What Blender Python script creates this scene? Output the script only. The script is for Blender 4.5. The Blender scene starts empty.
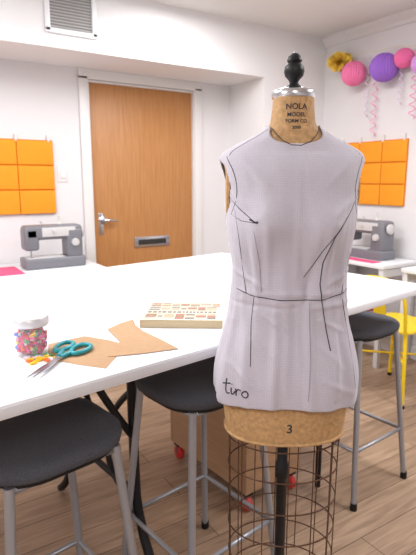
import bpy, bmesh, math, random
from mathutils import Vector, Matrix, noise as mn
random.seed(4)
S=bpy.context.scene
S.view_settings.view_transform='Standard'
S.view_settings.exposure=0.20
CA,SA=0.841,0.541
YAW=math.radians(-32.75)
def cv(X,Y):
    # survey axes -> room axes
    dx,dy=X+.875,Y-3.82
    return (dx*CA+dy*SA, -dx*SA+dy*CA)
# ---------------------------------------------------------------- materials
def lin(c):
    return tuple(((v/255)/12.92 if v/255<=.04045 else ((v/255+.055)/1.055)**2.4) for v in c)+(1,)
MC={}
def mat(name,rgb,rough=.5,metal=0,noise=0,nscale=20,bump=0,bscale=200,emit=0,trans=0,alpha=1,stretch=None):
    if name in MC: return MC[name]
    m=bpy.data.materials.new(name); m.use_nodes=True
    nt=m.node_tree; b=nt.nodes['Principled BSDF']
    c=lin(rgb)
    b.inputs['Base Color'].default_value=c
    b.inputs['Roughness'].default_value=rough
    b.inputs['Metallic'].default_value=metal
    if trans: b.inputs['Transmission Weight'].default_value=trans
    if alpha<1: b.inputs['Alpha'].default_value=alpha
    tc=nt.nodes.new('ShaderNodeTexCoord')
    src=tc.outputs['Object']
    if stretch:
        mp=nt.nodes.new('ShaderNodeMapping'); mp.inputs['Scale'].default_value=stretch
        nt.links.new(src,mp.inputs['Vector']); src=mp.outputs['Vector']
    if noise:
        n=nt.nodes.new('ShaderNodeTexNoise'); n.inputs['Scale'].default_value=nscale; n.inputs['Detail'].default_value=5
        nt.links.new(src,n.inputs['Vector'])
        r=nt.nodes.new('ShaderNodeValToRGB')
        r.color_ramp.elements[0].position=.3; r.color_ramp.elements[1].position=.7
        r.color_ramp.elements[0].color=tuple(max(0,v*(1-noise)) for v in c[:3])+(1,)
        r.color_ramp.elements[1].color=tuple(min(1,v*(1+noise*.7)) for v in c[:3])+(1,)
        nt.links.new(n.outputs['Fac'],r.inputs['Fac']); nt.links.new(r.outputs['Color'],b.inputs['Base Color'])
    if bump:
        n=nt.nodes.new('ShaderNodeTexNoise'); n.inputs['Scale'].default_value=bscale
        nt.links.new(src,n.inputs['Vector'])
        bp=nt.nodes.new('ShaderNodeBump'); bp.inputs['Strength'].default_value=bump; bp.inputs['Distance'].default_value=.002
        nt.links.new(n.outputs['Fac'],bp.inputs['Height']); nt.links.new(bp.outputs['Normal'],b.inputs['Normal'])
    if emit:
        b.inputs['Emission Color'].default_value=c; b.inputs['Emission Strength'].default_value=emit
    MC[name]=m; return m
WALL=mat('wall_paint',(222,219,220),.85,bump=.15,bscale=120)
SOFF=mat('soffit_paint',(230,229,230),.8,bump=.1,bscale=90)
CEIL=mat('ceiling_paint',(226,224,222),.9,bump=.3,bscale=60)
TRIM=mat('trim_paint',(222,219,218),.45)
WHITE=mat('white_laminate',(234,236,240),.28,noise=.01,nscale=3)
EDGE=mat('white_edge',(212,212,216),.4)
GREY=mat('seat_fabric',(78,79,87),.95,noise=.35,nscale=400,bump=.8,bscale=600)
STEEL=mat('grey_tube',(160,162,169),.35,.5)
CHROME=mat('chrome',(200,200,205),.22,1)
BLACK=mat('black_iron',(24,24,27),.45,.4)
INK=mat('black_ink',(48,48,58),.8)
CREASE_SHADE=mat('crease_shade_grey',(138,134,145),.9)  # grey that paints the shade of creases onto the muslin
RUST=mat('rusty_wire',(92,64,48),.6,.5,noise=.3,nscale=60)
FORM=mat('form_linen',(180,142,97),.75,noise=.24,nscale=120,bump=.3,bscale=300)
KRAFT=mat('kraft_paper',(172,138,104),.8,noise=.06,nscale=60)
ORANGE=mat('orange_felt',(238,150,26),.8,noise=.05,nscale=9,bump=.3,bscale=300)
ORANGE2=mat('orange_felt_dark',(222,128,14),.85)
PINK=mat('pink_paper',(236,122,170),.7)
PURP=mat('purple_paper',(150,100,200),.7)
YEL=mat('yellow_tissue',(252,215,90),.8,noise=.1,nscale=30)
TEAL=mat('teal_plastic',(20,140,150),.35)
RED=mat('red_rubber',(205,52,50),.4)
MGREY=mat('machine_grey',(116,116,123),.4)
MLIGHT=mat('machine_light',(200,198,198),.4)
MAG=mat('pink_mat',(225,80,125),.7)
YCH=mat('yellow_metal',(240,205,30),.35)
PLY=mat('cart_board',(180,144,112),.7,noise=.1,nscale=8,stretch=(1,1,6))
CREAM=mat('book_cream',(220,210,186),.6)
DARKM=mat('dark_slot',(40,38,36),.6)

def wood(name,c1,c2,scale,stretch,rough=.45):
    m=bpy.data.materials.new(name); m.use_nodes=True; nt=m.node_tree; b=nt.nodes['Principled BSDF']
    tc=nt.nodes.new('ShaderNodeTexCoord'); mp=nt.nodes.new('ShaderNodeMapping'); mp.inputs['Scale'].default_value=stretch
    n=nt.nodes.new('ShaderNodeTexNoise'); n.inputs['Scale'].default_value=scale; n.inputs['Detail'].default_value=8; n.inputs['Distortion'].default_value=.4
    r=nt.nodes.new('ShaderNodeValToRGB'); r.color_ramp.elements[0].position=.3; r.color_ramp.elements[1].position=.72
    r.color_ramp.elements[0].color=lin(c1); r.color_ramp.elements[1].color=lin(c2)
    nt.links.new(tc.outputs['Object'],mp.inputs['Vector']); nt.links.new(mp.outputs['Vector'],n.inputs['Vector'])
    nt.links.new(n.outputs['Fac'],r.inputs['Fac']); nt.links.new(r.outputs['Color'],b.inputs['Base Color'])
    b.inputs['Roughness'].default_value=rough
    return m
DOORW=wood('door_oak',(170,115,64),(186,132,80),9,(9,9,.5))
def floormat():
    m=bpy.data.materials.new('floor_planks'); m.use_nodes=True; nt=m.node_tree; b=nt.nodes['Principled BSDF']
    tc=nt.nodes.new('ShaderNodeTexCoord')
    br=nt.nodes.new('ShaderNodeTexBrick'); br.inputs['Scale'].default_value=1
    br.inputs['Brick Width'].default_value=1.2; br.inputs['Row Height'].default_value=.15
    br.inputs['Mortar Size'].default_value=.002; br.inputs['Mortar Smooth'].default_value=.2
    br.inputs['Color1'].default_value=lin((186,158,133)); br.inputs['Color2'].default_value=lin((160,133,111))
    br.inputs['Mortar'].default_value=lin((104,84,68)); br.offset=.37; br.inputs['Bias'].default_value=0
    nt.links.new(tc.outputs['Object'],br.inputs['Vector'])
    mp=nt.nodes.new('ShaderNodeMapping'); mp.inputs['Scale'].default_value=(1.2,14,1)
    n=nt.nodes.new('ShaderNodeTexNoise'); n.inputs['Scale'].default_value=3; n.inputs['Detail'].default_value=9; n.inputs['Distortion'].default_value=.8
    nt.links.new(tc.outputs['Object'],mp.inputs['Vector']); nt.links.new(mp.outputs['Vector'],n.inputs['Vector'])
    r=nt.nodes.new('ShaderNodeValToRGB'); r.color_ramp.elements[0].position=.32; r.color_ramp.elements[1].position=.7
    r.color_ramp.elements[0].color=(.6,.58,.56,1); r.color_ramp.elements[1].color=(1.05,1.05,1.05,1)
    nt.links.new(n.outputs['Fac'],r.inputs['Fac'])
    mx=nt.nodes.new('ShaderNodeMix'); mx.data_type='RGBA'; mx.blend_type='MULTIPLY'; mx.inputs[0].default_value=1
    nt.links.new(br.outputs['Color'],mx.inputs[6]); nt.links.new(r.outputs['Color'],mx.inputs[7])
    nt.links.new(mx.outputs[2],b.inputs['Base Color']); b.inputs['Roughness'].default_value=.42
    return m
FLOOR=floormat()
def muslin():
    m=bpy.data.materials.new('muslin'); m.use_nodes=True; nt=m.node_tree; b=nt.nodes['Principled BSDF']
    tc=nt.nodes.new('ShaderNodeTexCoord')
    mpx=nt.nodes.new('ShaderNodeMapping'); nt.links.new(tc.outputs['Object'],mpx.inputs['Vector'])
    facs=[]
    for d in ('X','Z'):
        w=nt.nodes.new('ShaderNodeTexWave'); w.wave_type='BANDS'; w.bands_direction=d; w.wave_profile='SIN'
        w.inputs['Scale'].default_value=92; w.inputs['Distortion'].default_value=1.6; w.inputs['Detail'].default_value=2; w.inputs['Detail Scale'].default_value=.5
        nt.links.new(mpx.outputs['Vector'],w.inputs['Vector'])
        p=nt.nodes.new('ShaderNodeMath'); p.operation='POWER'; p.inputs[1].default_value=2.0
        nt.links.new(w.outputs['Fac'],p.inputs[0]); facs.append(p.outputs[0])
    a=nt.nodes.new('ShaderNodeMath'); a.operation='MAXIMUM'; nt.links.new(facs[0],a.inputs[0]); nt.links.new(facs[1],a.inputs[1])
    n=nt.nodes.new('ShaderNodeTexNoise'); n.inputs['Scale'].default_value=350; n.inputs['Detail'].default_value=3
    nt.links.new(tc.outputs['Object'],n.inputs['Vector'])
    mu=nt.nodes.new('ShaderNodeMath'); mu.operation='MULTIPLY'; nt.links.new(a.outputs[0],mu.inputs[0]); nt.links.new(n.outputs['Fac'],mu.inputs[1])
    r=nt.nodes.new('ShaderNodeValToRGB'); r.color_ramp.elements[0].position=.05; r.color_ramp.elements[1].position=.6
    r.color_ramp.elements[0].color=lin((172,167,178)); r.color_ramp.elements[1].color=lin((190,185,195))
    nt.links.new(mu.outputs[0],r.inputs['Fac']); nt.links.new(r.outputs['Color'],b.inputs['Base Color'])
    b.inputs['Roughness'].default_value=.8; b.inputs['Sheen Weight'].default_value=.15
    bp=nt.nodes.new('ShaderNodeBump'); bp.inputs['Strength'].default_value=.2; bp.inputs['Distance'].default_value=.001
    nt.links.new(mu.outputs[0],bp.inputs['Height']); nt.links.new(bp.outputs['Normal'],b.inputs['Normal'])
    return m
MUSLIN=muslin()
# ---------------------------------------------------------------- helpers
def link(o,parent=None):
    S.collection.objects.link(o)
    if parent: o.parent=parent
    return o
def empty(name,loc,rz=0):
    e=bpy.data.objects.new(name,None); e.empty_display_size=.1
    e.location=loc; e.rotation_euler=(0,0,rz); S.collection.objects.link(e); return e
def mesh(name,verts,faces,m,parent=None,smooth=False):
    me=bpy.data.meshes.new(name); me.from_pydata([tuple(v) for v in verts],[],faces); me.update()
    if isinstance(m,list):
        for k in m: me.materials.append(k)
    else: me.materials.append(m)
    if smooth:
        for p in me.polygons: p.use_smooth=True
    o=bpy.data.objects.new(name,me); return link(o,parent)
def box(name,c,s,m,parent=None,bev=0,rot=(0,0,0),seg=3):
    bm=bmesh.new(); bmesh.ops.create_cube(bm,size=1)
    for v in bm.verts: v.co=Vector((v.co.x*s[0],v.co.y*s[1],v.co.z*s[2]))
    if bev: bmesh.ops.bevel(bm,geom=bm.edges[:],offset=bev,segments=seg,profile=.5,affect='EDGES')
    me=bpy.data.meshes.new(name); bm.to_mesh(me); bm.free(); me.materials.append(m)
    if bev:
        for p in me.polygons: p.use_smooth=True
        try: me.set_sharp_from_angle(angle=math.radians(40))
        except Exception: pass
    o=bpy.data.objects.new(name,me); o.location=c; o.rotation_euler=rot
    return link(o,parent)
def lathe(name,prof,m,parent=None,seg=40,loc=(0,0,0),rot=(0,0,0),sx=1,sy=1):
    vs=[];fs=[]
    for r,z in prof:
        for i in range(seg):
            a=2*math.pi*i/seg; vs.append((r*math.cos(a)*sx,r*math.sin(a)*sy,z))
    for j in range(len(prof)-1):
        for i in range(seg):
            k=(i+1)%seg; fs.append((j*seg+i,j*seg+k,(j+1)*seg+k,(j+1)*seg+i))
    fs.append(tuple(range(seg))[::-1]); fs.append(tuple((len(prof)-1)*seg+i for i in range(seg)))
    o=mesh(name,vs,fs,m,parent,True); o.location=loc; o.rotation_euler=rot
    try: o.data.set_sharp_from_angle(angle=math.radians(45))
    except Exception: pass
    return o
def tube(name,pts,r,m,parent=None,cyc=False,smooth=False,res=3):
    cu=bpy.data.curves.new(name,'CURVE'); cu.dimensions='3D'; cu.bevel_depth=r; cu.bevel_resolution=res; cu.use_fill_caps=True
    lists=pts if isinstance(pts[0][0],(tuple,list,Vector)) else [pts]
    for L in lists:
        if smooth:
            sp=cu.splines.new('NURBS'); sp.points.add(len(L)-1); sp.order_u=3; sp.use_endpoint_u=not cyc
        else:
            sp=cu.splines.new('POLY'); sp.points.add(len(L)-1)
        for p,q in zip(sp.points,L): p.co=(q[0],q[1],q[2],1)
        sp.use_cyclic_u=cyc
    cu.materials.append(m)
    o=bpy.data.objects.new(name,cu); link(o,None)
    bpy.context.view_layer.update()
    dg=bpy.context.evaluated_depsgraph_get()
    me=bpy.data.meshes.new_from_object(o.evaluated_get(dg))
    bpy.data.objects.remove(o)
    for p in me.polygons: p.use_smooth=True
    no=bpy.data.objects.new(name,me); return link(no,parent)
def rrect(hx,hy,r,n=8):
    out=[]
    for cx,cy,a0 in ((hx-r,hy-r,0),(-hx+r,hy-r,90),(-hx+r,-hy+r,180),(hx-r,-hy+r,270)):
        for i in range(n+1):
            a=math.radians(a0+90*i/n); out.append((cx+r*math.cos(a),cy+r*math.sin(a)))
    return out
def prism(name,poly,z0,z1,m,parent=None,bev=0,loc=(0,0,0),rz=0):
    n=len(poly); vs=[(x,y,z0) for x,y in poly]+[(x,y,z1) for x,y in poly]
    fs=[tuple(range(n))[::-1],tuple(range(n,2*n))]+[(i,(i+1)%n,n+(i+1)%n,n+i) for i in range(n)]
    o=mesh(name,vs,fs,m,parent); o.location=loc; o.rotation_euler=(0,0,rz)
    if bev:
        b=o.modifiers.new('b','BEVEL'); b.width=bev; b.segments=3; b.limit_method='ANGLE'; b.angle_limit=math.radians(50)
    return o
# ---------------------------------------------------------------- room
XL,XR,YF,CH=-4.2,1.909,-6.4,2.48
box('floor',((XL+XR)/2,YF/2,-.05),(XR-XL+.2,-YF+.2,.1),FLOOR)
box('ceiling',((XL+XR)/2,YF/2,CH+.05),(XR-XL+.2,-YF+.2,.1),CEIL)
def multibox(name,items,m):
    V=[];F=[]
    for (x0,x1,y0,y1,z0,z1) in items:
        n=len(V)
        for x in (x0,x1):
            for y in (y0,y1):
                for z in (z0,z1): V.append((x,y,z))
        for f in ((0,1,3,2),(4,6,7,5),(0,4,5,1),(2,3,7,6),(0,2,6,4),(1,5,7,3)): F.append(tuple(n+q for q in f))
    return mesh(name,V,F,m)
multibox('wall_back',[(XL,0,0,.1,0,CH),(.9,XR,0,.1,0,CH),(0,.9,0,.1,2.04,CH)],WALL)
box('wall_right',(XR+.05,YF/2,CH/2),(.1,-YF+.2,CH),WALL)
box('wall_left',(XL-.05,YF/2,CH/2),(.1,-YF+.2,CH),WALL)
box('wall_front',((XL+XR)/2,YF-.05,CH/2),(XR-XL,.1,CH),WALL)
box('trim_soffit',((XL+XR)/2,-.235,(2.11+CH)/2),(XR-XL,.47,CH-2.11),SOFF)
box('wall_column',((1.26+XR)/2,-.235,1.055),(XR-1.26,.47,2.11),SOFF)
vs=[(0,0,0),(0,0,-.075),(-.012,0,-.07),(-.02,0,-.05),(-.05,0,-.02),(-.055,0,0)]
n=len(vs); V=[(XR+x,-.47,CH+z) for x,_,z in vs]+[(XR+x,YF,CH+z) for x,_,z in vs]
mesh('trim_crown_right',V,[(i,(i+1)%n,n+(i+1)%n,n+i) for i in range(n)]+[tuple(range(n)),tuple(range(n,2*n))[::-1]],TRIM)
box('baseboard_right',(XR-.008,(YF-.47)/2,.05),(.016,-YF-.47,.1),TRIM,bev=.003)
box('baseboard_back',((XL-.07)/2,-.008,.05),(-XL-.07,.016,.1),TRIM,bev=.003)
box('baseboard_column',((1.26+XR)/2-.01,-.478,.05),(XR-1.26-.02,.016,.1),TRIM,bev=.003)
# door
d=empty('door_1',(0,0,0))
box('slab',(.45,.045,1.015),(.89,.045,2.02),DOORW,d,bev=.002)
for nm,c,s in (('casing_left',(-.035,-.01,1.03),(.07,.02,2.06)),('casing_right',(.935,-.01,1.03),(.07,.02,2.06)),('casing_top',(.45,-.01,2.075),(1.04,.02,.07))):
    box(nm,c,s,TRIM,d,bev=.004)
for nm,c,s in (('jamb_left',(.004,.03,1.01),(.012,.07,2.03)),('jamb_right',(.896,.03,1.01),(.012,.07,2.03)),('jamb_top',(.45,.03,2.03),(.9,.07,.012))):
    box(nm,c,s,TRIM,d)
lathe('rose',[(.001,0),(.033,0),(.033,.006),(.026,.012),(.012,.014),(.011,.045),(.001,.045)],CHROME,d,loc=(.085,.0225,1.02),rot=(math.pi/2,0,0))
tube('lever',[(.085,-.02,1.02),(.11,-.024,1.022),(.15,-.024,1.02),(.19,-.018,1.012)],.009,CHROME,d,smooth=True)
box('strike',(.07,.021,.99),(.04,.004,.17),CHROME,d,bev=.001)
box('mail_slot_plate',(.505,.018,.83),(.32,.01,.085),CHROME,d,bev=.003)
box('mail_slot_flap',(.505,.012,.83),(.25,.008,.042),DARKM,d,bev=.002)
sw=empty('light_switch',(-.215,0,1.37))
box('plate',(0,-.003,0),(.075,.006,.12),TRIM,sw,bev=.002)
box('toggle',(0,-.009,0),(.03,.008,.06),WHITE,sw,bev=.002)
vt=empty('air_vent',(-.255,-.47,2.325))
for nm,c,s in (('frame_top',(0,-.008,.12),(.32,.016,.03)),('frame_bottom',(0,-.008,-.12),(.32,.016,.03)),('frame_left',(-.145,-.008,0),(.03,.016,.25)),('frame_right',(.145,-.008,0),(.03,.016,.25))):
    box(nm,c,s,WHITE,vt,bev=.003)
box('back',(0,-.002,0),(.28,.003,.23),mat('vent_dark',(150,148,147),.7),vt)
for i in range(12):
    box('louver_%d'%i,(0,-.008,-.096+i*.0175),(.27,.012,.003),MLIGHT,vt,rot=(.6,0,0))
def ceiling_light(x,y,w,l,p):
    e=empty('ceiling_light',(x,y,CH))
    box('housing',(0,0,-.012),(w+.03,l+.03,.024),TRIM,e,bev=.003)
    box('diffuser',(0,0,-.026),(w,l,.006),mat('diffuser',(255,253,250),.4,emit=3),e)
    L=bpy.data.lights.new('lamp','AREA'); L.shape='RECTANGLE'; L.size=w; L.size_y=l; L.energy=p; L.color=(.98,.985,1)
    o=bpy.data.objects.new('lamp',L); o.location=(0,0,-.032); link(o,e)
ceiling_light(.37,-1.40,.24,1.2,26)
ceiling_light(-1.4,-1.6,.28,1.2,32)
ceiling_light(.9,-3.4,.28,1.2,32)
ceiling_light(-1.9,-4.9,.28,1.2,32)
ceiling_light(-3.2,-2.7,.28,1.2,50)
# ---------------------------------------------------------------- cutting table
TZ=.91
ang=math.radians(40.9)+YAW
tx,ty=cv(.88,1.96)
tb=empty('cutting_table',(tx,ty,0),ang)
LEN,WID=2.6,1.22
prism('top',[(a-LEN/2,b+WID/2) for a,b in rrect(LEN/2,WID/2,.012,4)],TZ-.030,TZ,WHITE,tb,bev=.003)
box('edge_band',(-LEN/2,WID/2,TZ-.016),(LEN+.003,WID+.003,.021),EDGE,tb,bev=.002)
for k,xx in enumerate((-.30,-1.15)):
    sp=.34 if k==0 else .22
    for s in (-1,1):
        y0=WID/2+s*sp
        if k==0:
            tube('leg_%d_%d'%(k,s),[(xx,y0,TZ-.034),(xx,y0,.014)],.013,BLACK,tb)
        else:
            tube('leg_%d_%d'%(k,s),[(xx,y0,TZ-.034),(xx,y0,.36),(xx,y0+s*.02,.22),(xx,y0+s*.10,.06),(xx,y0+s*.16,.016)],.016,BLACK,tb,smooth=True)
            tube('curl_%d_%d'%(k,s),[(xx,y0,.66),(xx,y0-s*.08,.60),(xx,y0-s*.18,.46),(xx,y0-s*.17,.32),(xx,y0-s*.06,.26),(xx,y0,.34)],.011,BLACK,tb,smooth=True)
            tube('brace_%d_%d'%(k,s),[(xx,y0,.50),(xx-.10,y0,.66),(xx-.16,y0,.80),(xx-.28,y0,TZ-.04)],.012,BLACK,tb,smooth=True)
    tube('rail_%d'%k,[[(xx,WID/2-sp,TZ-.05),(xx,WID/2+sp,TZ-.05)],[(xx,WID/2-sp,.30),(xx,WID/2+sp,.30)]],.012,BLACK,tb)
# ---------------------------------------------------------------- stools
def stool(X,Y,da=0):
    x,y=cv(X,Y); e=empty('bar_stool',(x,y,0),ang+da)
    ht=.735
    P=rrect(.176,.170,.12,8)
    n=len(P); V=[];F=[]
    lv=[(.93,-.034),(.985,-.03),(1,-.018),(.99,-.008),(.95,-.001),(.85,.003),(.6,.0),(.3,-.003)]
    for s,z in lv:
        for px,py in P: V.append((px*s,py*s,ht+z))
    for j in range(len(lv)-1):
        for i in range(n):
            k=(i+1)%n; F.append((j*n+i,j*n+k,(j+1)*n+k,(j+1)*n+i))
    F.append(tuple(range(n))[::-1]); F.append(tuple((len(lv)-1)*n+i for i in range(n)))
    mesh('seat_cushion',V,F,GREY,e,True)
    prism('seat_pan',rrect(.16,.155,.11,8),ht-.046,ht-.033,BLACK,e)
    top,bot=.128,.185
    def lp(sx,sy,z):
        f=(ht-.04-z)/(ht-.04); r=top+(bot-top)*f
        return (sx*r,sy*r,z)
    c=[(1,1),(-1,1),(-1,-1),(1,-1)]
    for i,(a,b) in enumerate(c):
        tube('leg_%d'%i,[lp(a,b,ht-.04),lp(a,b,.012)],.0115,STEEL,e)
        q=lp(a,b,0); lathe('foot_cap_%d'%i,[(.014,0),(.015,.004),(.014,.03)],BLACK,e,seg=16,loc=(q[0],q[1],0))
    tube('foot_rail',[lp(a,b,.24) for a,b in c],.009,STEEL,e,cyc=True)
    tube('under_frame',[lp(a,b,ht-.05) for a,b in c],.009,STEEL,e,cyc=True)
stool(-.405,1.115,.03)
stool(-.03,1.46,0)
stool(.625,2.085,-.05)
# ---------------------------------------------------------------- rolling cart
cx,cy=cv(.15,1.785)
ct=empty('rolling_crate',(cx,cy,0),math.radians(37)+YAW)
CW,CD,Ht=.31,.55,.50
box('front',(CW/2,.008,.09+Ht/2-.02),(CW,.016,Ht-.04),PLY,ct,bev=.002)
box('back',(CW/2,CD-.008,.09+Ht/2-.02),(CW,.016,Ht-.04),PLY,ct,bev=.002)
box('side_left',(.008,CD/2,.09+Ht/2-.02),(.016,CD-.034,Ht-.04),PLY,ct,bev=.002)
box('side_right',(CW-.008,CD/2,.09+Ht/2-.02),(.016,CD-.034,Ht-.04),PLY,ct,bev=.002)
box('bottom',(CW/2,CD/2,.098),(CW-.034,CD-.034,.016),PLY,ct)
box('lid',(CW/2,CD/2,Ht+.058),(CW+.01,CD+.01,.014),PLY,ct,bev=.002)
for i,(a,b) in enumerate(((.03,.03),(CW-.03,.03),(.03,CD-.03),(CW-.03,CD-.03))):
    lathe('caster_wheel_%d'%i,[(.006,-.013),(.026,-.013),(.032,-.008),(.032,.008),(.026,.013),(.006,.013)],RED,ct,seg=24,loc=(a,b,.032),rot=(0,math.pi/2,0))
    box('caster_fork_%d'%i,(a,b,.078),(.04,.04,.018),BLACK,ct,bev=.004)
    tube('caster_arm_%d'%i,[[(a-.017,b,.072),(a-.017,b,.03)],[(a+.017,b,.072),(a+.017,b,.03)]],.004,CHROME,ct)
# ---------------------------------------------------------------- dress form
fx,fy=cv(.182,1.12)
df=empty('dress_form',(fx,fy,0),YAW)
ROWS=[(.738,.138,.098,.105),(.78,.144,.104,.112),(.83,.148,.108,.118),(.90,.150,.110,.122),(.97,.142,.104,.112),(1.03,.125,.093,.095),
(1.07,.115,.088,.088),(1.12,.118,.092,.09),(1.18,.129,.104,.098),(1.235,.137,.110,.102),(1.29,.138,.102,.105),(1.34,.144,.088,.105),
(1.368,.148,.075,.095),(1.380,.141,.067,.082),(1.396,.114,.060,.068),(1.413,.081,.055,.058),(1.432,.053,.049,.050),(1.460,.0455,.045,.045),(1.497,.0430,.0430,.0430)]
def prm(z):
    R=ROWS
    if z<=R[0][0]: return R[0][1:]
    if z>=R[-1][0]: return R[-1][1:]
    for i in range(len(R)-1):
        if z<=R[i+1][0]: break
    z0,z1=R[i][0],R[i+1][0]; t=(z-z0)/(z1-z0); out=[]
    for k in (1,2,3):
        p0=R[i][k];p1=R[i+1][k]
        m0=(R[i+1][k]-R[i-1][k])/(R[i+1][0]-R[i-1][0]) if i>0 else (p1-p0)/(z1-z0)
        m1=(R[i+2][k]-R[i][k])/(R[i+2][0]-R[i][0]) if i+2<len(R) else (p1-p0)/(z1-z0)
        h=z1-z0
        out.append((2*t**3-3*t*t+1)*p0+(t**3-2*t*t+t)*h*m0+(-2*t**3+3*t*t)*p1+(t**3-t*t)*h*m1)
    return out
N=2.3
def bust(x,z): return .020*math.exp(-((abs(x)-.068)**2/.040**2+(z-1.232)**2/.052**2))
def sst(a,b,x):
    t=max(0,min(1,(x-a)/(b-a))); return t*t*(3-2*t)
# soft fabric creases: x0,z0,x1,z1,width,height
CRE=[(-.088,1.238,-.070,1.10,.010,.0040),(-.062,1.23,-.050,1.09,.007,.0022),(.072,1.23,.050,1.09,.011,.0042),(.035,1.16,.015,1.05,.007,-.0022),
 (-.035,1.07,-.040,.84,.008,.0036),(-.092,1.07,-.098,.88,.009,.0034),(.028,1.07,.032,.84,.009,.0036),(.080,1.06,.086,.86,.009,.0036),(.0,1.06,-.004,.86,.006,-.0020),
 (-.120,1.02,-.135,.84,.009,.0034),(-.10,1.085,.10,1.087,.006,.0020),(-.11,1.060,.0,1.055,.005,-.0016),(.02,1.058,.11,1.062,.006,.0020),
 (-.135,1.30,-.07,1.25,.008,.0024),(-.12,1.20,-.09,1.13,.006,.0024),(.12,1.29,.07,1.25,.008,.0026),(.115,1.17,.085,1.11,.007,.0026),
 (-.10,1.36,-.06,1.31,.008,.0018),(.10,1.36,.055,1.31,.008,.0018),(0,1.385,0,1.12,.005,.0014),(.03,1.00,.10,.92,.006,.0016),(-.08,.99,-.02,.93,.006,.0015),
 (-.115,1.13,-.06,1.10,.005,.0022),(.115,1.13,.06,1.105,.005,.0022),(-.06,1.04,-.02,1.01,.005,.0018),(.05,1.03,.10,1.00,.005,.0020),(-.12,.93,-.07,.88,.006,.0018),(.06,.90,.12,.86,.006,.0018)]
def crease(x,z):
    w=0
    for x0,z0,x1,z1,wd,h in CRE:
        dx,dz=x1-x0,z1-z0; L2=dx*dx+dz*dz; t=((x-x0)*dx+(z-z0)*dz)/L2; tc_=max(0,min(1,t))
        dd=(x-x0-dx*tc_)**2+(z-z0-dz*tc_)**2
        if dd<(wd*3)**2: w+=1.45*h*math.exp(-dd/wd**2)*(.4+.6*math.sin(math.pi*max(.12,min(.88,tc_))))
    return w
def coff(z,th=0,a=None):
    c,s=math.cos(th),math.sin(th)
    o=.0050+.014*sst(1.02,.84,z)+.010*math.exp(-((z-1.075)/.055)**2)+.004*math.exp(-((z-1.33)/.04)**2)
    w=.0026*sst(1.06,.86,z)*math.sin(5*th+1.2)+.0020*sst(1.0,.84,z)*math.sin(9*th+.7)
    amp=.0030+.0036*sst(1.25,1.10,z)-.0010*sst(1.05,.95,z)
    amp*=1-.5*sst(1.34,1.40,z)
    w+=amp*mn.noise(Vector((c*3.2,s*3.2,z*4+2)))
    w+=amp*.45*mn.noise(Vector((c*7+z*5,s*7,z*9)))
    if s<0:
        if a is None: a=prm(z)[0]
        w+=crease(a*math.copysign(abs(c)**(2/N),c),z)*min(1,-s*3)
    return max(o+w,.0022)
def sec(z,th,cloth=False):
    a,bf,bb=prm(z); o=coff(z,th,a) if cloth else 0
    a+=o; b=(bf if math.sin(th)<0 else bb)+o
    c,s=math.cos(th),math.sin(th)
    x=a*math.copysign(abs(c)**(2/N),c); y=b*math.copysign(abs(s)**(2/N),s)
    if s<0: y-=bust(x,z)*min(1,-s*2)
    return x,y
def cf(x,z,extra=.0010):
    lo,hi=-math.pi+.01,-.01
    for _ in range(26):
        mid=(lo+hi)/2
        if sec(z,mid,True)[0]<x: lo=mid
        else: hi=mid
    xx,yy=sec(z,(lo+hi)/2,True)
    return (xx,yy-extra,z)
def bf_(x,z,extra=.0006):
    a,bf,bb=prm(z); t=min(.999,abs(x/a)); return (x,-bf*(1-t**N)**(1/N)-bust(x,z)-extra,z)
SEG=240
def shell(name,zs_fn,rows,m,cloth,parent,skip=None,cap=False):
    V=[];F=[]
    for j in range(rows+1):
        for i in range(SEG):
            th=2*math.pi*i/SEG; z=zs_fn(j/rows,th); x,y=sec(z,th,cloth); V.append((x,y,z))
    for j in range(rows):
        for i in range(SEG):
            k=(i+1)%SEG; f=(j*SEG+i,j*SEG+k,(j+1)*SEG+k,(j+1)*SEG+i)
            if skip:
                c=sum((Vector(V[q]) for q in f),Vector())/4
                if skip(c): continue
            F.append(f)
    if cap:
        F.append(tuple(range(SEG))[::-1]); F.append(tuple(rows*SEG+i for i in range(SEG)))
    return mesh(name,V,F,m,parent,True)
shell('torso',lambda p,th:.738+(1.497-.738)*p,150,FORM,False,df,cap=True)
def ctop(th):
    s=math.sin(th)
    return 1.436-(.042*max(0,-s)**3)
def czs(p,th):
    hem=.834+.004*math.sin(3*th+.5)
    return hem+(ctop(th)-hem)*p
cl=shell('muslin_bodice',czs,200,MUSLIN,True,df,
   skip=lambda c:abs(c.x)>.115 and (c.y/.056)**2+((c.z-1.302)/.062)**2<1)
sm=cl.modifiers.new('s','SOLIDIFY'); sm.thickness=.0014; sm.offset=1
for s in (-1,1):
    lathe('arm_plate_%d'%(0 if s<0 else 1),[(.001,0),(.046,0),(.05,.004),(.046,.010),(.001,.012)],FORM,df,loc=(s*.132,0,1.303),rot=(0,s*math.pi/2,0),sx=1.15,sy=.85)
tube('hip_rim',[(sec(.745,2*math.pi*i/60)[0]*1.005,sec(.745,2*math.pi*i/60)[1]*1.005,.742) for i in range(60)],.004,FORM,df,cyc=True)
def line(nm,pts,r=.0009,m=INK,sub=10):
    L=[]
    for i in range(len(pts)-1):
        for k in range(sub):
            t=k/sub; L.append(cf(pts[i][0]*(1-t)+pts[i+1][0]*t,pts[i][1]*(1-t)+pts[i+1][1]*t,.0016))
    L.append(cf(pts[-1][0],pts[-1][1],.0016))
    tube(nm,L,r,m,df,res=1)
line('line_neck',[(-.050,1.428),(-.042,1.414),(-.030,1.401),(-.012,1.392),(.008,1.391),(.028,1.399),(.041,1.413),(.049,1.428)])
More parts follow.
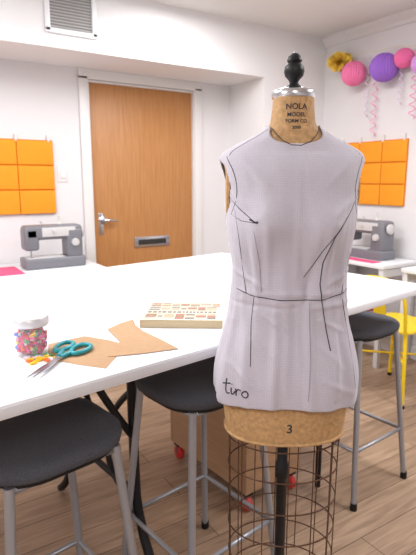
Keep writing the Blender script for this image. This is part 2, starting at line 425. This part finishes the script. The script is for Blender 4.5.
for s in (-1,1):
    L=[]
    for k in range(14):
        z=1.372+(1.426-1.372)*k/13; L.append(cf(s*(prm(z)[0])*.93,z,.0018))
    tube('line_shoulder_%d'%(s>0),L,.0010,INK,df,res=1)
    L=[]
    for k in range(14):
        z=1.250+(1.370-1.250)*k/13; L.append(cf(s*(prm(z)[0]+.003)*(.945-.085*math.sin(math.pi*k/13)),z,.0018))
    tube('line_armhole_%d'%(s>0),L,.0010,INK,df,res=1)
line('line_dart_bust_left',[(-.138,1.287),(-.116,1.262),(-.088,1.238)],.0010)
line('line_dart_bust_left_low',[(-.138,1.254),(-.114,1.239),(-.082,1.236)],.0008)
line('line_bust_mark_left',[(-.098,1.243),(-.088,1.238),(-.082,1.239)],.0018)
line('line_side_left',[(-.126,1.262),(-.117,1.20),(-.107,1.13),(-.100,1.083)],.0009)
line('line_hip_left',[(-.084,1.078),(-.090,1.02),(-.092,.93)],.0009)
line('line_princess_right',[(.134,1.30),(.114,1.262),(.073,1.21),(.054,1.155),(.050,1.11),(.055,1.077),(.066,1.02),(.078,.965)],.0011)
line('line_dart_right',[(.098,1.246),(.07,1.208),(.05,1.178),(.034,1.150),(.016,1.123)],.0008)
line('line_side_right',[(.134,1.25),(.124,1.18),(.110,1.12),(.104,1.085)])
line('line_waist',[(-.120,1.090),(-.09,1.080),(-.03,1.075),(.06,1.075),(.10,1.081),(.120,1.090)],.0010)
line('crease_shade_left',[(-.09,1.22),(-.075,1.15),(-.07,1.09)],.0007,CREASE_SHADE)  # thin grey lines drawn in as the shade along fabric folds
line('crease_shade_right',[(.03,1.07),(.034,.95),(.03,.86)],.0007,CREASE_SHADE)
line('line_side_hip_right',[(.106,1.07),(.122,1.0),(.134,.93),(.142,.87)],.0008)
def hand(nm,strokes,x0,z0,sc):
    for i,st in enumerate(strokes):
        L=[cf(x0+u*sc,z0+v*sc,.0018) for u,v in st]
        tube(nm+'_%d'%i,L,.0015,INK,df,smooth=True,res=1)
hand('writing_tiro',[[(.15,1.1),(.1,.6),(.08,.2),(.2,0),(.35,.12)],[(-.1,.72),(.15,.76),(.4,.8)],
 [(.45,.5),(.43,.2),(.5,.02),(.62,.1),(.72,.3)],[(.5,.75),(.52,.78)],
 [(.75,.5),(.78,.25),(.78,.0)],[(.78,.25),(.85,.45),(.98,.52),(1.08,.45)],
 [(1.35,.5),(1.15,.35),(1.15,.08),(1.35,-.02),(1.55,.12),(1.55,.38),(1.4,.52),(1.3,.46)]],-.146,.860,.032)
def txt(nm,s,size,x,z,fn,m):
    c=bpy.data.curves.new(nm,'FONT'); c.body=s; c.size=size; c.align_x='CENTER'; c.align_y='CENTER'; c.extrude=.0002; c.offset=size*.012
    o=bpy.data.objects.new(nm,c); link(o); bpy.context.view_layer.update()
    me=bpy.data.meshes.new_from_object(o.evaluated_get(bpy.context.evaluated_depsgraph_get())); bpy.data.objects.remove(o)
    for v in me.vertices:
        e=v.co.z; p=fn(x+v.co.x,z+v.co.y); v.co=(p[0],p[1]-e,p[2])
    me.materials.clear(); me.materials.append(m)
    link(bpy.data.objects.new(nm,me),df)
txt('stamp_name','NOLA',.016,0,1.470,bf_,INK)
txt('stamp_model','MODEL',.0115,0,1.454,bf_,INK)
txt('stamp_form','FORM CO',.010,0,1.441,bf_,INK)
txt('stamp_year','2000',.009,0,1.428,bf_,INK)
txt('stamp_size','3',.030,-.003,.783,bf_,INK)
lathe('collar',[(.001,1.490),(.0445,1.490),(.0460,1.493),(.0460,1.503),(.043,1.507),(.036,1.510),(.020,1.513),(.001,1.513)],CHROME,df,seg=48)
lathe('finial',[(.001,1.511),(.018,1.511),(.019,1.515),(.012,1.519),(.009,1.524),(.012,1.530),(.019,1.537),(.0215,1.546),(.020,1.556),(.015,1.561),(.013,1.563),(.016,1.568),(.0135,1.576),(.007,1.582),(.001,1.585)],BLACK,df,seg=32)
def cage(z):
    f=(.738-z)/.42; return (.133*(1-.03*f),.096*(1+.05*f),.102*(1+.05*f))
def cpt(z,th):
    a,b1,b2=cage(z); s=math.sin(th); return (a*math.cos(th),(b1 if s<0 else b2)*s,z)
tube('cage_rings',[[cpt(z,2*math.pi*i/48) for i in range(48)] for z in (.72,.645,.565,.485,.405,.33)],.0018,RUST,df,cyc=True)
tube('cage_wires',[[cpt(z,2*math.pi*(i+.5)/14) for z in (.738,.6,.45,.33)] for i in range(14)],.0014,RUST,df)
lathe('pole',[(.013,.10),(.013,.60),(.017,.605),(.017,.64),(.013,.645),(.013,.738)],BLACK,df,seg=24)
lathe('base_hub',[(.03,.06),(.045,.07),(.04,.11),(.022,.14),(.018,.20),(.013,.21)],BLACK,df,seg=24)
for i in range(4):
    a=math.radians(12+90*i); c,s=math.cos(a),math.sin(a)
    tube('base_leg_%d'%i,[(c*.02,s*.02,.10),(c*.08,s*.08,.09),(c*.14,s*.14,.055),(c*.17,s*.17,.045)],.011,BLACK,df,smooth=True)
    lathe('base_caster_%d'%i,[(.004,-.009),(.019,-.009),(.021,0),(.019,.009),(.004,.009)],BLACK,df,seg=20,loc=(c*.17,s*.17,.021),rot=(math.pi/2,0,a))
# ---------------------------------------------------------------- table-top objects
k=.976
def tp(X,Y): return cv(X*k,Y*k)
bx,by=tp(-.075,1.50)
bk=empty('sewing_book',(bx,by,TZ),YAW+math.radians(-2))
W,D,T=.235,.205,.024
box('pages',(0,.002,T/2),(W-.008,D-.008,T-.006),mat('book_pages',(218,208,188),.85,noise=.12,nscale=40,stretch=(1,1,40)),bk)
box('cover_bottom',(0,0,.0015),(W,D,.003),CREAM,bk,bev=.001)
box('cover_top',(0,0,T-.0015),(W,D,.003),CREAM,bk,bev=.001)
box('spine',(0,-D/2+.0015,T/2),(W,.003,T),mat('book_spine',(184,166,134),.6),bk,bev=.001)
cols=[(150,118,98),(146,140,134),(188,160,132),(118,112,110),(164,104,88),(204,186,158),(176,172,164)]
rr=random.Random(2)
pm=[mat('cover_print_%d'%i,c,.5) for i,c in enumerate(cols)]
V=[];F=[];MI=[]
def addq(x0,y0,x1,y1,z,mi):
    n=len(V); V.extend([(x0,y0,z),(x1,y0,z),(x1,y1,z),(x0,y1,z)]); F.append((n,n+1,n+2,n+3)); MI.append(mi)
for r_,(y0,y1) in enumerate(((-.092,-.034),(-.026,-.004),(.004,.046),(.053,.094))):
    x=-.108
    while x<.10:
        w=rr.uniform(.006,.014) if r_==1 else rr.uniform(.014,.034)
        x1=min(.109,x+w)
        for sub in range(1 if r_==1 else 3):
            h=(y1-y0)/(1 if r_==1 else 3)
            addq(x,y0+sub*h+.001,x1,y0+(sub+1)*h-.001,T+.0004,3 if r_==1 else rr.randrange(7))
        x=x1+.003
o=mesh('cover_print',V,F,pm,bk)
for p,mi in zip(o.data.polygons,MI): p.material_index=mi
def paper(nm,pts,z,lift=0):
    px=[tp(*p) for p in pts]
    cx_=sum(p[0] for p in px)/len(px); cy_=sum(p[1] for p in px)/len(px)
    e=prism(nm,[(p[0]-cx_,p[1]-cy_) for p in px],0,.0009,KRAFT,None,loc=(cx_,cy_,TZ+z)); return e
paper('paper_pattern',[(-.339,1.318),(-.380,1.285),(-.417,1.250),(-.40,1.19),(-.372,1.134),(-.30,1.10),(-.233,1.078),(-.222,1.16),(-.212,1.245),(-.27,1.285)],.0002)
p2=paper('paper_pattern',[(-.289,1.379),(-.262,1.44),(-.230,1.483),(-.215,1.42),(-.185,1.362),(-.13,1.29),(-.075,1.21),(-.16,1.175),(-.243,1.150),(-.226,1.20),(-.235,1.27),(-.262,1.325)],.0016)
jx,jy=tp(-.437,1.185)
jr=empty('clip_jar',(jx,jy,TZ))
GL=mat('jar_plastic',(240,242,248),.08,alpha=.09)
lathe('jar_wall',[(.001,0),(.039,0),(.042,.004),(.042,.066),(.039,.072),(.0375,.072),(.040,.066),(.040,.005),(.037,.0025),(.001,.0025)],GL,jr,seg=48)
lathe('lid',[(.001,.072),(.0425,.072),(.0435,.074),(.0435,.090),(.041,.093),(.001,.0935)],mat('lid_metal',(205,203,206),.35,.3),jr,seg=48)
ccol=[(222,36,100),(235,95,160),(250,195,45),(50,155,80),(50,110,210),(238,105,42),(235,215,225),(190,42,58)]
cm=[mat('clip_%d'%i,c,.4) for i,c in enumerate(ccol)]
def clips(nm,places,parent,sz=(.012,.006,.005)):
    V=[];F=[];MI=[]
    for (x,y,z,rx,rz,ci) in places:
        M=Matrix.Translation((x,y,z))@Matrix.Rotation(rz,4,'Z')@Matrix.Rotation(rx,4,'X')@Matrix.Rotation(rx*.7,4,'Y')
        n=len(V)
        for a in (-.5,.5):
            for b in (-.5,.5):
                for c in (-.5,.5):
                    V.append(M@Vector((a*sz[0],b*sz[1]*(1.0 if a<0 else .55),c*sz[2]*(1 if a<0 else .5))))
        for f in ((0,1,3,2),(4,6,7,5),(0,4,5,1),(2,3,7,6),(0,2,6,4),(1,5,7,3)):
            F.append(tuple(n+q for q in f)); MI.append(ci)
    o=mesh(nm,V,F,cm,parent)
    for p,mi in zip(o.data.polygons,MI): p.material_index=mi
    return o
pl=[]
for i in range(380):
    a=random.uniform(0,6.28); r=.031*math.sqrt(random.random())
    pl.append((r*math.cos(a),r*math.sin(a),random.uniform(.010,.056),random.uniform(0,3),random.uniform(0,6),random.choice([0,0,1,1,2,3,4,5,6,7,7,0])))
clips('clips_inside',pl,jr,(.016,.009,.007))
lx,ly=tp(-.405,1.135)
pl=[(random.uniform(-.025,.03),random.uniform(-.03,.03),.003,0,random.uniform(0,6),random.choice([2,2,7,3,0,5,6,2])) for i in range(16)]
lo=clips('sewing_clips',pl,None,(.016,.009,.006)); lo.location=(lx,ly,TZ+.0005)
sx,sy=tp(-.356,1.125)
tipx,tipy=tp(-.378,1.02)
sa=math.atan2(tipy-sy,tipx-sx)
sc=empty('scissors',(sx,sy,TZ+.004),sa)
for s,z in ((1,.003),(-1,.0)):
    rz=s*.07
    P=[(-.012,-.007*s),(-.012,.007*s),(.06,.0075*s),(.118,.001*s),(.118,-.0*s),(.06,-.004*s)]
    if s<0: P=P[::-1]
    P=[(x*math.cos(rz)-y*math.sin(rz),x*math.sin(rz)+y*math.cos(rz)) for x,y in P]
    prism('blade_%d'%(s>0),P,z,z+.0022,CHROME,sc)
    hs=-s
    L=[(-.005,0),(-.03,hs*.006),(-.045,hs*.012)]
    tube('shank_%d'%(s>0),[(x,y,z+.003) for x,y in L],.0062,TEAL,sc,smooth=True)
    R=[]
    for i in range(20):
        a=2*math.pi*i/20; R.append((-.075+.034*math.cos(a)+.004*math.cos(2*a),hs*(.022+(.017 if s>0 else .020)*math.sin(a)),z+.004))
    tube('handle_%d'%(s>0),R,.0056,TEAL,sc,cyc=True)
lathe('pivot_screw',[(.001,.005),(.006,.005),(.006,.008),(.001,.009)],CHROME,sc,seg=20)
# ---------------------------------------------------------------- desks + machines
def desk(nm,x0,x1,y0,y1,z,shelf=False):
    e=empty(nm,((x0+x1)/2,(y0+y1)/2,0)); w,dd=x1-x0,y1-y0
    box('top',(0,0,z-.015),(w,dd,.03),WHITE,e,bev=.003)
    for i,(a,b) in enumerate(((-1,-1),(1,-1),(1,1),(-1,1))):
        box('leg_%d'%i,(a*(w/2-.025),b*(dd/2-.025),(z-.03)/2),(.035,.035,z-.03),EDGE,e,bev=.003)
    box('apron_a',(0,dd/2-.02,z-.06),(w-.09,.015,.06),EDGE,e); box('apron_b',(0,-dd/2+.02,z-.06),(w-.09,.015,.06),EDGE,e)
    if shelf:
        box('shelf',(0,0,.32),(w-.05,dd-.02,.018),WHITE,e,bev=.002)
        box('drawer',(-.02,.22,.62),(w-.06,.36,.14),EDGE,e,bev=.004)
        tube('drawer_pull',[(-w/2+.008,.17,.62),(-w/2-.006,.18,.62),(-w/2-.006,.26,.62),(-w/2+.008,.27,.62)],.004,CHROME,e)
        box('bin_body',(0,-.05,.409),(.26,.30,.15),mat('bin_red',(200,80,100),.6),e,bev=.01)
        box('bin_rim',(0,-.05,.487),(.28,.32,.012),WHITE,e,bev=.003)
    return e
desk('sewing_desk',-1.7,-.11,-.57,-.02,.75)
def sewing(x,y,z,rz):
    e=empty('sewing_machine',(x,y,z),rz)
    box('base',(0,0,.035),(.40,.17,.07),MGREY,e,bev=.012)
    box('bed_plate',(-.06,-.02,.0715),(.24,.11,.004),MLIGHT,e,bev=.001)
    box('column',(.135,.0,.16),(.11,.14,.20),MGREY,e,bev=.018)
    box('arm',(0,0,.235),(.38,.13,.095),MGREY,e,bev=.022)
    box('head',(-.145,0,.195),(.095,.13,.15),MGREY,e,bev=.020)
    box('front_panel',(.03,-.066,.238),(.22,.006,.06),MLIGHT,e,bev=.002)
    lathe('handwheel',[(.001,0),(.034,0),(.038,.004),(.038,.018),(.032,.024),(.001,.026)],MLIGHT,e,loc=(.188,0,.225),rot=(0,math.pi/2,0))
    lathe('stitch_dial',[(.001,0),(.026,0),(.024,.016),(.001,.018)],MLIGHT,e,loc=(.135,-.069,.165),rot=(math.pi/2,0,0))
    lathe('tension_dial',[(.001,0),(.013,0),(.012,.01),(.001,.011)],MLIGHT,e,loc=(.0,-.068,.245),rot=(math.pi/2,0,0))
    tube('needle_bar',[(-.145,-.01,.13),(-.145,-.01,.085)],.005,CHROME,e)
    box('presser_foot',(-.145,-.02,.080),(.018,.03,.006),CHROME,e,bev=.001)
    tube('spool_pin',[(.06,.02,.28),(.06,.02,.335)],.003,CHROME,e)
    lathe('spool',[(.015,.283),(.015,.288),(.010,.290),(.010,.318),(.015,.320),(.015,.324)],mat('thread',(225,222,215),.7),e,seg=20,loc=(.06,.02,0))
    tube('thread_guide',[(-.06,.02,.28),(-.06,.02,.30),(-.08,.0,.305)],.002,CHROME,e)
prism('craft_mat',rrect(.18,.16,.01,3),.75,.753,MAG,None,loc=(-.81,-.34,0))
sewing(-.40,-.30,.75,0)
desk('sewing_desk',1.50,1.89,-1.50,-.55,.75,True)
prism('craft_mat',rrect(.05,.20,.01,3),.75,.753,MAG,None,loc=(1.56,-1.2,0))
sewing(1.72,-1.17,.75,-math.pi/2)
desk('sewing_desk',1.53,1.89,-2.75,-1.62,.75)
# ---------------------------------------------------------------- yellow chair
yc=empty('metal_chair',(1.31,-1.80,0),-math.pi/2)
prism('seat',rrect(.18,.18,.05,6),.44,.455,YCH,yc,bev=.004)
for i,(a,b) in enumerate(((-1,-1),(1,-1),(1,1),(-1,1))):
    tube('leg_%d'%i,[(a*.15,b*.15,.44),(a*.19,b*.19,.012)],.012,YCH,yc)
    lathe('foot_%d'%i,[(.014,0),(.016,.004),(.014,.02)],BLACK,yc,seg=16,loc=(a*.19,b*.19,0))
tube('back_hoop',[(-.16,-.17,.44),(-.175,-.20,.60),(-.16,-.225,.72),(-.08,-.24,.76),(.08,-.24,.76),(.16,-.225,.72),(.175,-.20,.60),(.16,-.17,.44)],.011,YCH,yc,smooth=True)
box('back_splat',(0,-.213,.60),(.09,.006,.30),YCH,yc,bev=.002,rot=(.16,0,0))
tube('cross_brace',[[(-.17,-.17,.25),(.17,.17,.25)],[(-.17,.17,.25),(.17,-.17,.25)]],.007,YCH,yc)
# ---------------------------------------------------------------- orange pocket boards
def board(loc,rz,w,h,cols_,rows_):
    e=empty('pocket_organizer',loc,rz)
    box('backing',(0,-.008,0),(w,.012,h),ORANGE2,e,bev=.003)
    cw=w/cols_; rh=h/rows_
    for i in range(cols_):
        for j in range(rows_):
            x=-w/2+cw*(i+.5); z=-h/2+rh*(j+.5)
            box('pocket_%d_%d'%(i,j),(x,-.018,z-.004),(cw-.005,.012,rh-.009),ORANGE,e,bev=.004)
    for i in range(cols_+1):
        x=-w/2+cw*i; x=max(-w/2+.03,min(w/2-.03,x))
        box('hook_%d'%i,(x,-.013,h/2+.012),(.014,.02,.05),TRIM,e,bev=.003)
    return e
board((-.278-.375,0,1.345),0,.75,.51,3,3)
board((XR,-1.01,1.378),-math.pi/2,.65,.485,3,3)
# ---------------------------------------------------------------- garland
g=empty('paper_garland',(0,0,0))
def pleat(nm,loc,r,m):
    V=[];F=[];sg=64;rg=20
    for j in range(rg+1):
        ph=math.pi*j/rg
        for i in range(sg):
            a=2*math.pi*i/sg; q=r*(1+(.045 if i%2 else -.02)*math.sin(ph))
            V.append((q*math.sin(ph)*math.cos(a),q*math.sin(ph)*math.sin(a),q*math.cos(ph)))
    for j in range(rg):
        for i in range(sg):
            kk=(i+1)%sg; F.append((j*sg+i,(j+1)*sg+i,(j+1)*sg+kk,j*sg+kk))
    o=mesh(nm,V,F,m,g,False); o.location=loc
pleat('ball_pink',(1.80,-.88,2.125),.090,PINK)
pleat('ball_purple',(1.80,-1.16,2.12),.098,PURP)
pleat('ball_pink_small',(1.83,-1.30,2.16),.066,mat('pink_deep',(232,110,165),.7))
pleat('ball_lilac',(1.80,-1.47,2.09),.07,mat('lilac',(205,150,215),.7))
V=[];F=[]
for i in range(260):
    th=random.uniform(0,6.28); cz=random.uniform(-1,1); s_=math.sqrt(1-cz*cz); dv=Vector((s_*math.cos(th),s_*math.sin(th)*1.35,cz*.85))
    u=dv.orthogonal().normalized(); u=Matrix.Rotation(random.uniform(0,6.28),3,dv)@u; w_=dv.cross(u)
    L=random.uniform(.065,.095); b=.024
    n=len(V); V+= [dv*.01-u*.004,dv*.01+u*.004,dv*L*.8+u*b+w_*.006,dv*L+w_*.010,dv*L*.8-u*b-w_*.004]; F.append((n,n+1,n+2,n+3,n+4))
o=mesh('pompom_yellow',V,F,YEL,g); o.location=(1.79,-.74,2.235)
P0=[]
for y,z in ((-.48,2.33),(-.62,2.34),(-.82,2.25),(-1.0,2.26),(-1.10,2.24),(-1.25,2.25),(-1.42,2.20),(-1.7,2.25),(-2.1,2.36)): P0.append((1.80 if y<-.5 else 1.85,y,z))
tube('string',P0,.0022,mat('twine',(215,205,180),.9),g,smooth=True)
def curl(nm,x,y,z0,z1,r,m,turns):
    L=[]
    n=turns*14
    for i in range(n+1):
        t=i/n; a=t*turns*2*math.pi; q=r*(.6+.5*t); L.append((x+q*math.cos(a),y+q*math.sin(a),z0+(z1-z0)*t))
    tube(nm,L,.0045,m,g,res=1)
RP=mat('ribbon_pink',(238,170,200),.5)
curl('ribbon_a',1.86,-1.04,2.24,1.66,.020,RP,9)
curl('ribbon_b',1.85,-1.38,2.21,1.75,.022,RP,8)
curl('ribbon_c',1.86,-.96,2.24,1.80,.014,mat('ribbon_white',(228,214,230),.5),8)
curl('ribbon_d',1.86,-1.26,2.10,1.86,.014,MC['ribbon_white'],5)
fn=empty('paper_fan',(XR-.02,-1.46,1.70))
V=[(0,0,0)];F=[]
for i in range(25):
    a=math.pi*2*i/24; V.append((-.012 if i%2 else 0,.06*math.cos(a),.06*math.sin(a)))
for i in range(24): F.append((0,1+i,2+i))
mesh('pleats',V,F,WHITE,fn)
lathe('center_disc',[(.001,0),(.012,0),(.012,.004),(.001,.005)],PINK,fn,seg=16,rot=(0,-math.pi/2,0))
# ---------------------------------------------------------------- camera, world
w=bpy.data.worlds.new('world'); S.world=w; w.use_nodes=True
w.node_tree.nodes['Background'].inputs[0].default_value=(.9,.92,1,1); w.node_tree.nodes['Background'].inputs[1].default_value=.5
cam=bpy.data.cameras.new('camera'); co=bpy.data.objects.new('camera',cam); S.collection.objects.link(co)
co.location=(-1.331,-3.686,1.32); co.rotation_euler=(math.radians(90-10.95),0,YAW)
cam.lens=500/555*36; cam.sensor_width=36; cam.clip_start=.05
cam.dof.use_dof=True; cam.dof.focus_distance=1.08; cam.dof.aperture_fstop=8
S.camera=co
